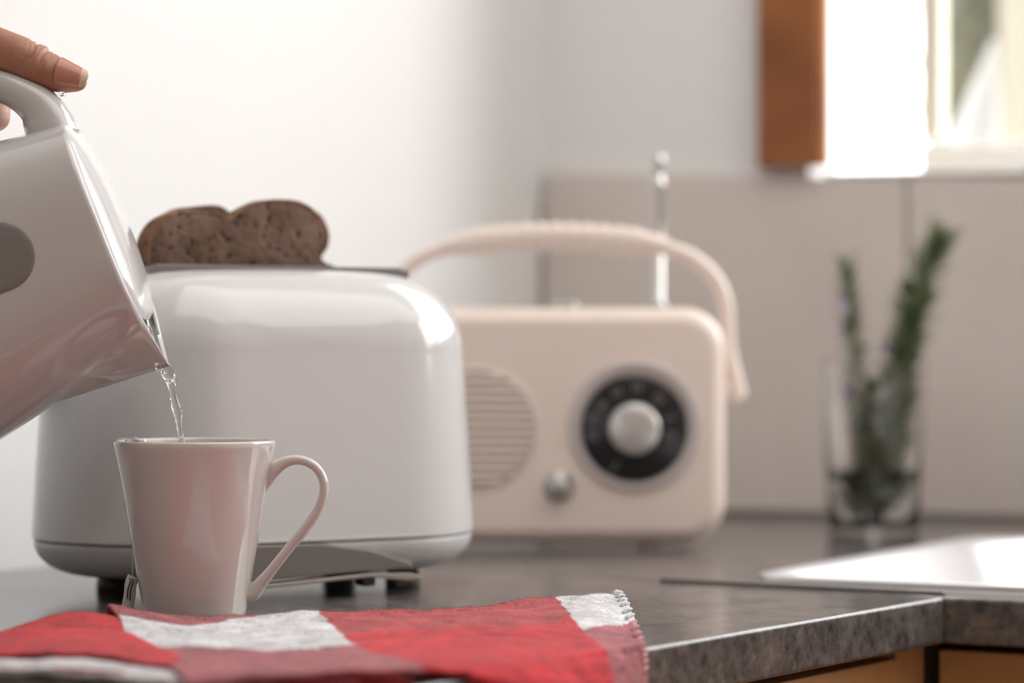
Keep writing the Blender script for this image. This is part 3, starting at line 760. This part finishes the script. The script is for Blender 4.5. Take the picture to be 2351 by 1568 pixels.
# ---------------------------------------------------------------- tumbler with rosemary
GZ = 2.278; gs = GZ/FPX; GX = (2006-CX)*gs
def gp_(x, y, d=0): return Vector(((x-CX)*gs, GZ+d, H-(y-CY)*gs))
GH = H-(826-CY)*gs
tum = thing('tumbler', 'clear straight glass tumbler of water by the tiled wall', 'glass', (GX,GZ,0))
r0, r1 = 104*gs, 121*gs
pr = [(.0001,.0002),(r0-.002,.0002),(r0,.002),(r1,GH-.0006),(r1-.0009,GH),(r1-.0018,GH-.0006),(r0-.0022,.012),(r0-.006,.0095),(.0001,.009)]
V, F = lathe((GX,GZ,0), pr, 72); flat_auto(mesh('glass', V, F, M['tglass'], tum), 50)
wz = H-(1075-CY)*gs; rw = r0+(r1-r0)*wz/GH-.0010
V, F = lathe((GX,GZ,0), [(.0001,wz),(rw,wz),(r0-.0014,.0125),(r0-.0055,.0088),(.0001,.0084)], 64)
o = mesh('water', V, F, M['water']); prop(o, 'water filling the tumbler around the rosemary stems', 'water')
def sprig(label, pts, n, ln, fl=(), t0=.0, dens=1):
    P = catmull([gp_(*p) for p in pts], 60)
    root = thing('rosemary_sprig', label, 'herb', tuple(P[0]), 'rosemary sprigs in the tumbler')
    V, F = sweep(P, [.0014*(1-.6*i/60) for i in range(61)], [.0014*(1-.6*i/60) for i in range(61)], (.3,1,.2), 8); mesh('stem', V, F, M['stem'], root)
    V = []; F = []
    for i in range(n):
        t = t0+(1-t0)*i/n; k = min(59, int(t*60)); p = P[k].lerp(P[k+1], t*60-k); ax_ = (P[k+1]-P[k]).normalized()
        a = random.random()*2*PI; q = ax_.orthogonal().normalized(); q = Matrix.Rotation(a,3,ax_) @ q
        L = ln*random.uniform(.7,1.15)*(1-.35*t); dr = (q*random.uniform(.6,1.1)+ax_*random.uniform(.35,.9)).normalized()
        w = dr.cross(ax_).normalized()*.0017; u = dr.cross(w).normalized()*.0005; b = len(V); c = p+dr*L*.5+ax_*.001
        V += [p, c+w+u*0, c-w, c+u, p+dr*L+ax_*.002]; F += [(b,b+1,b+3),(b,b+3,b+2),(b+1,b+4,b+3),(b+3,b+4,b+2),(b,b+2,b+1),(b+1,b+2,b+4)]
    mesh('needles', V, F, M['leaf'], root, smooth=False)['kind'] = 'stuff'
    for (x, y) in fl:
        bm = bmesh.new()
        for k in range(5):
            c = gp_(x+random.uniform(-9,9), y+random.uniform(-9,9), random.uniform(-.006,.002)+pts[-1][2]*0)
            bmesh.ops.create_icosphere(bm, subdivisions=2, radius=random.uniform(.0018,.003), matrix=Matrix.Translation(c) @ Matrix.Rotation(k,4,'Y') @ Matrix.Diagonal((1,.5,1.5,1)))
        bmobj('flower', bm, M['flower'], root)
sprig('slim rosemary sprig with pale purple flowers leaning away from the other sprigs', [(2010,1165,0),(1990,1050,0),(1968,930,.0),(1958,800,.0),(1950,700,0),(1942,600,0)], 360, .023, ((1932,700),(1922,745),(1935,690),(1950,905),(1945,880)))
sprig('thick dark green rosemary sprig, the tallest one in the tumbler', [(2000,1168,.004),(2022,1050,.004),(2050,930,.004),(2078,800,.004),(2105,700,.004),(2135,610,.004),(2160,545,.004)], 620, .034, ((2035,800),))
sprig('bushy rosemary sprig close against the tallest one', [(2018,1170,-.005),(2030,1060,-.005),(2055,950,-.006),(2070,850,-.006),(2088,740,-.006),(2098,670,-.006)], 520, .032)
sprig('short rosemary sprig standing low inside the tumbler', [(1990,1165,.008),(1985,1080,.012),(1990,1000,.014),(2000,930,.016),(2010,880,.018)], 260, .022, ((2030,990),(1960,960)))

# ---------------------------------------------------------------- checked napkin
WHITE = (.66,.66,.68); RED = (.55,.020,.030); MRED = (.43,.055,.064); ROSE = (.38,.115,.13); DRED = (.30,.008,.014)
def crgrid(ctrl, nu, nv):
    rows = [catmull(r, nu) for r in ctrl]
    cols = [catmull([r[i] for r in rows], nv) for i in range(nu+1)]
    return cols
def D(x, y, z): return dep(x, y, z)
def Hh(x, z, h): return Vector(((x-CX)/FPX*z, z, h))
up = [
 [Hh(252,1.525,.001),Hh(430,1.523,.001),Hh(735,1.545,.001),Hh(1000,1.57,.001),Hh(1275,1.60,.001),Hh(1420,1.63,.001)],
 [D(247,1388,1.50),D(440,1415,1.50),D(733,1403,1.52),D(1000,1399,1.54),D(1275,1369,1.57),D(1425,1361,1.60)],
 [D(272,1412,1.47),D(440,1435,1.47),D(742,1416,1.495),D(1005,1412,1.515),D(1290,1386,1.545),D(1442,1384,1.575)],
 [D(305,1478,1.395),D(540,1491,1.38),D(815,1480,1.40),D(1065,1464,1.425),D(1335,1445,1.46),D(1462,1432,1.50)],
 [D(395,1535,1.30),D(660,1528,1.30),D(945,1518,1.31),D(1175,1508,1.345),D(1392,1500,1.397),D(1479,1480,1.432)],
 [D(425,1566,1.262),D(690,1543,1.262),D(968,1536,1.285),D(1190,1548,1.318),D(1408,1552,1.380),D(1486,1530,1.417)],
 [Hh(440,1.268,-.010),Hh(700,1.272,-.002),Hh(975,1.290,-.0005),D(1200,1575,1.312),D(1412,1610,1.372),D(1487,1610,1.408)],
]
def sheet(name, ctrl, nu, nv, colf, par, th):
    cols = crgrid(ctrl, nu, nv); V = []; Cc = []
    for i in range(nu+1):
        for j in range(nv+1):
            p = cols[i][j]; q = Vector((p.x*1.0, p.y, 0))
            wv = noise.noise(q*38+Vector((3,1,0)))*.0015+noise.noise(q*95)*.0008
            if j > nv*.1: p = p+Vector((0,0,wv))
            if (q-E).dot(ni) > -.001 and (q-E).dot(ne) > -.001: p = Vector((p.x, p.y, max(p.z, .0024)))
            V.append(p); Cc.append(colf(i/nu, j/nv, p))
    F = [(i*(nv+1)+j,i*(nv+1)+j+1,(i+1)*(nv+1)+j+1,(i+1)*(nv+1)+j) for i in range(nu) for j in range(nv)]
    o = mesh(name, V, F, M['cloth'], par); me = o.data
    a = me.color_attributes.new('weave', 'FLOAT_COLOR', 'POINT'); a.data.foreach_set('color', [c for q in Cc for c in (*q, 1)])
    mod(o, 'SOLIDIFY', thickness=th, offset=-1); return o, cols
def jit(p): return noise.noise(p*260)*.006+noise.noise(p*60)*.004
def colup(u, v, p):
    U = u*5+jit(p)*5; Vv = v*6+jit(p+Vector((5,5,5)))*6
    colA, colB = U < 2, U < 4
    rowb = 2-.9*smooth((U-1.1)/.9) if U < 2 else .0
    if Vv < rowb: return ROSE if colA else RED
    if Vv < 3: return WHITE if (colA or not colB) else (MRED if Vv < 2.6+.1*math.sin(U*4) else RED)
    return (ROSE if (colA or not colB) else RED)
ne = (K0-E).normalized(); ne = Vector((-ne.y, ne.x, 0)); ne = ne if ne.y > 0 else -ne
nap = thing('napkin', 'red and white checked flannel napkin lying folded over the worktop edge', 'napkin', tuple(Hh(800,1.42,0)))
top_o, tcols = sheet('upper_fold', up, 300, 190, colup, nap, .0016)
low = [
 [Hh(-140,1.44,.0005),Hh(60,1.49,.0005),Hh(215,1.512,.0005),Hh(500,1.505,.0005),Hh(900,1.49,.0005)],
 [D(-130,1502,1.38),D(60,1431,1.455),D(205,1405,1.482),Hh(500,1.47,.0035),Hh(900,1.46,.003)],
 [D(-125,1506,1.36),D(60,1462,1.40),D(240,1450,1.42),Hh(500,1.39,.002),Hh(900,1.38,.002)],
 [D(-120,1512,1.345),D(60,1488,1.357),D(300,1497,1.345),Hh(560,1.29,.002),Hh(920,1.285,.0015)],
 [D(-120,1516,1.340),D(62,1500,1.345),D(320,1520,1.320),Hh(560,1.272,-.004),Hh(940,1.262,-.006)],
 [Hh(-118,1.350,.0015),Hh(64,1.353,.001),Hh(330,1.325,.0008),Hh(562,1.265,-.02),Hh(950,1.262,-.025)],
]
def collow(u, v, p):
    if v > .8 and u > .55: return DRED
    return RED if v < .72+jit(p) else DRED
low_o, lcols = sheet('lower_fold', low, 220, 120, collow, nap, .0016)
bot = [
 [Hh(-130,1.40,.0018),Hh(60,1.39,.0018),Hh(240,1.37,.0018),Hh(430,1.34,.0018)],
 [D(-130,1519,1.332),D(60,1517,1.330),D(240,1524,1.316),D(430,1552,1.292)],
 [D(-130,1530,1.320),D(60,1528,1.318),D(240,1536,1.304),D(430,1560,1.280)],
 [D(-130,1544,1.314),D(60,1546,1.306),D(240,1552,1.294),D(430,1572,1.270)],
 [Hh(-130,1.318,.0022),Hh(60,1.312,.0016),Hh(240,1.298,-.001),Hh(430,1.274,-.004)],
]
sheet('under_fold', bot, 110, 60, lambda u, v, p: (.62,.60,.62) if v < .93 else ROSE, nap, .0014)
V, F = [], []
# fuzz of the flannel: short fibres standing off the surface
rnd = random.Random(3)
V = []; F = []; CC = []
for cols, nu, nv, cf, cnt in ((tcols,300,190,colup,15000),(lcols,220,120,collow,5000)):
    for _ in range(cnt):
        i = rnd.randrange(1,nu-1); j = rnd.randrange(int(nv*.1), nv-2) if rnd.random() < .6 else rnd.randrange(int(nv*.10), int(nv*.36))
        p = cols[i][j]; q = Vector((p.x, p.y, 0)); p = p+Vector((0,0,noise.noise(q*38+Vector((3,1,0)))*.0015+noise.noise(q*95)*.0008))
        du = cols[i+1][j]-cols[i-1][j]; dv = cols[i][j+1]-cols[i][j-1]; n = du.cross(dv)
        if n.length < 1e-12: continue
        n.normalize(); n = n if n.z > 0 or (abs(n.z) < .3 and n.y < 0) else -n
        L = rnd.uniform(.0003,.0011) if rnd.random() < .97 else rnd.uniform(.0015,.0028)
        d = (n*rnd.uniform(.3,1)+Vector((rnd.gauss(0,.6),rnd.gauss(0,.6),rnd.gauss(0,.3)))).normalized(); k = Vector((rnd.gauss(0,1),rnd.gauss(0,1),rnd.gauss(0,.6))).normalized()
        w = d.cross(k).normalized()*.00005; b = len(V); m_ = p+d*L*.5+k*L*.12
        V += [p+w, p-w, m_+w, m_-w, p+d*L+k*L*.35]; F += [(b,b+1,b+3,b+2),(b+2,b+3,b+4)]
        c = cf(i/nu, j/nv, cols[i][j]); CC += [c]*5
o = mesh('fuzz', V, F, M['cloth'], nap, smooth=False); o['kind'] = 'stuff'
a = o.data.color_attributes.new('weave', 'FLOAT_COLOR', 'POINT'); a.data.foreach_set('color', [c for q in CC for c in (*q, 1)])
# hem stitches down the right-hand edge
V = []; F = []
for k in range(16):
    j = int(190*(.17+.045*k)); a0 = tcols[300][j]; a1 = tcols[291][min(188, j+4)]
    vv, ff = sweep([a0+Vector((0,-.0003,.0004)), (a0+a1)/2+Vector((0,0,.0011)), a1+Vector((0,0,.0002))], .0009, .0008, (0,0,1), 8); b = len(V); V += vv; F += [tuple(i+b for i in f) for f in ff]
o = mesh('hem_stitching', V, F, M['cloth'], nap); o['kind'] = 'stuff'
cc = [(WHITE if k < 7 else (.60,.28,.31)) for k in range(16) for _ in range(24)]
a = o.data.color_attributes.new('weave', 'FLOAT_COLOR', 'POINT'); a.data.foreach_set('color', [c for q in cc for c in (*q, 1)])

# ---------------------------------------------------------------- outside the window
M['hedge'] = mat('hedge_leaf', (.06,.062,.038), .7, var=((.13,.125,.08),8,4,.35,.65))
M['sheet'] = mat('white_canvas', (.34,.335,.32), .8, bump=(30,.2,.004))
M['render'] = mat('cream_render', (.36,.335,.27), .9, bump=(60,.3,.004))
def od(px, z): return Vector(((px-CX)/FPX*z, z, 0))
zc = 2.72
V = []; n_ = 24
apex = dep(2287,72,zc+.06)
ring = []
for i in range(n_):
    a = 2*PI*i/n_; c = dep(2226,372,zc+.06); fl_ = 1+.05*math.sin(a*6)
    ring.append(c+Vector((74*zc/FPX*math.cos(a)*fl_, .045*math.sin(a)*fl_, 0)))
mids = [[apex.lerp(p, t) for p in ring] for t in (.06,.3,.6,.85,1)]
V, F = loft(mids, True, True, True); o = mesh('parasol', V, F, M['sheet']); prop(o, 'white folded canvas parasol cone standing outside the window', 'parasol')
pz = o
V, F = prism([od(2292,3.1), od(2560,3.1), od(2560,3.4), od(2330,3.4)], -ZW, 1.4)
o = mesh('outbuilding', V, F, M['render'], smooth=False); prop(o, 'cream rendered outbuilding wall outside behind the parasol cone', 'building')
hd_ = thing('hedge', 'grey green clipped hedge outside beyond the parasol cone', 'hedge', (.75,4.3,-ZW))
V = []; F = []
rnd = random.Random(11)
for _ in range(9000):
    p = Vector((rnd.uniform(.60,1.5), 4.2+rnd.uniform(0,.35), rnd.uniform(-.9,1.6)))
    d = Vector((rnd.gauss(0,1),rnd.gauss(0,1),rnd.gauss(0,1))).normalized()*.03; w = d.orthogonal().normalized()*.014; b = len(V)
    V += [p, p+d*.5+w, p+d, p+d*.5-w]; F += [(b,b+1,b+2,b+3)]
mesh('leaves', V, F, M['hedge'], hd_, smooth=False)['kind'] = 'stuff'
V, F = prism([(.62,4.35,0),(1.5,4.35,0),(1.5,4.5,0),(.62,4.5,0)], -ZW, 1.55); mesh('core', V, F, M['hedge'], hd_, smooth=False)
V, F = prism([(-3,2.75,0),(6,2.0,0),(6,9,0),(-3,9,0)], -ZW-.06, -ZW-.01); o = mesh('ground', V, F, mat('paving', (.5,.48,.44), .9, bump=(10,.2,.01)), smooth=False); o['kind'] = 'structure'
V, F = lathe(tuple(Vector((pz.location.x, pz.location.y, 0))), [(.0001,-ZW-.01),(.02,-ZW-.01),(.02,pz.location.z),(.0001,pz.location.z)], 16); q = mesh('pole', V, F, M['paint'])
q.parent = pz; q.location = q.location-pz.location

# ---------------------------------------------------------------- lift everything so that the floor is at 0
for o in list(S.objects):
    if o.parent is None and o.type in ('MESH','EMPTY','LIGHT'): o.location.z += ZW
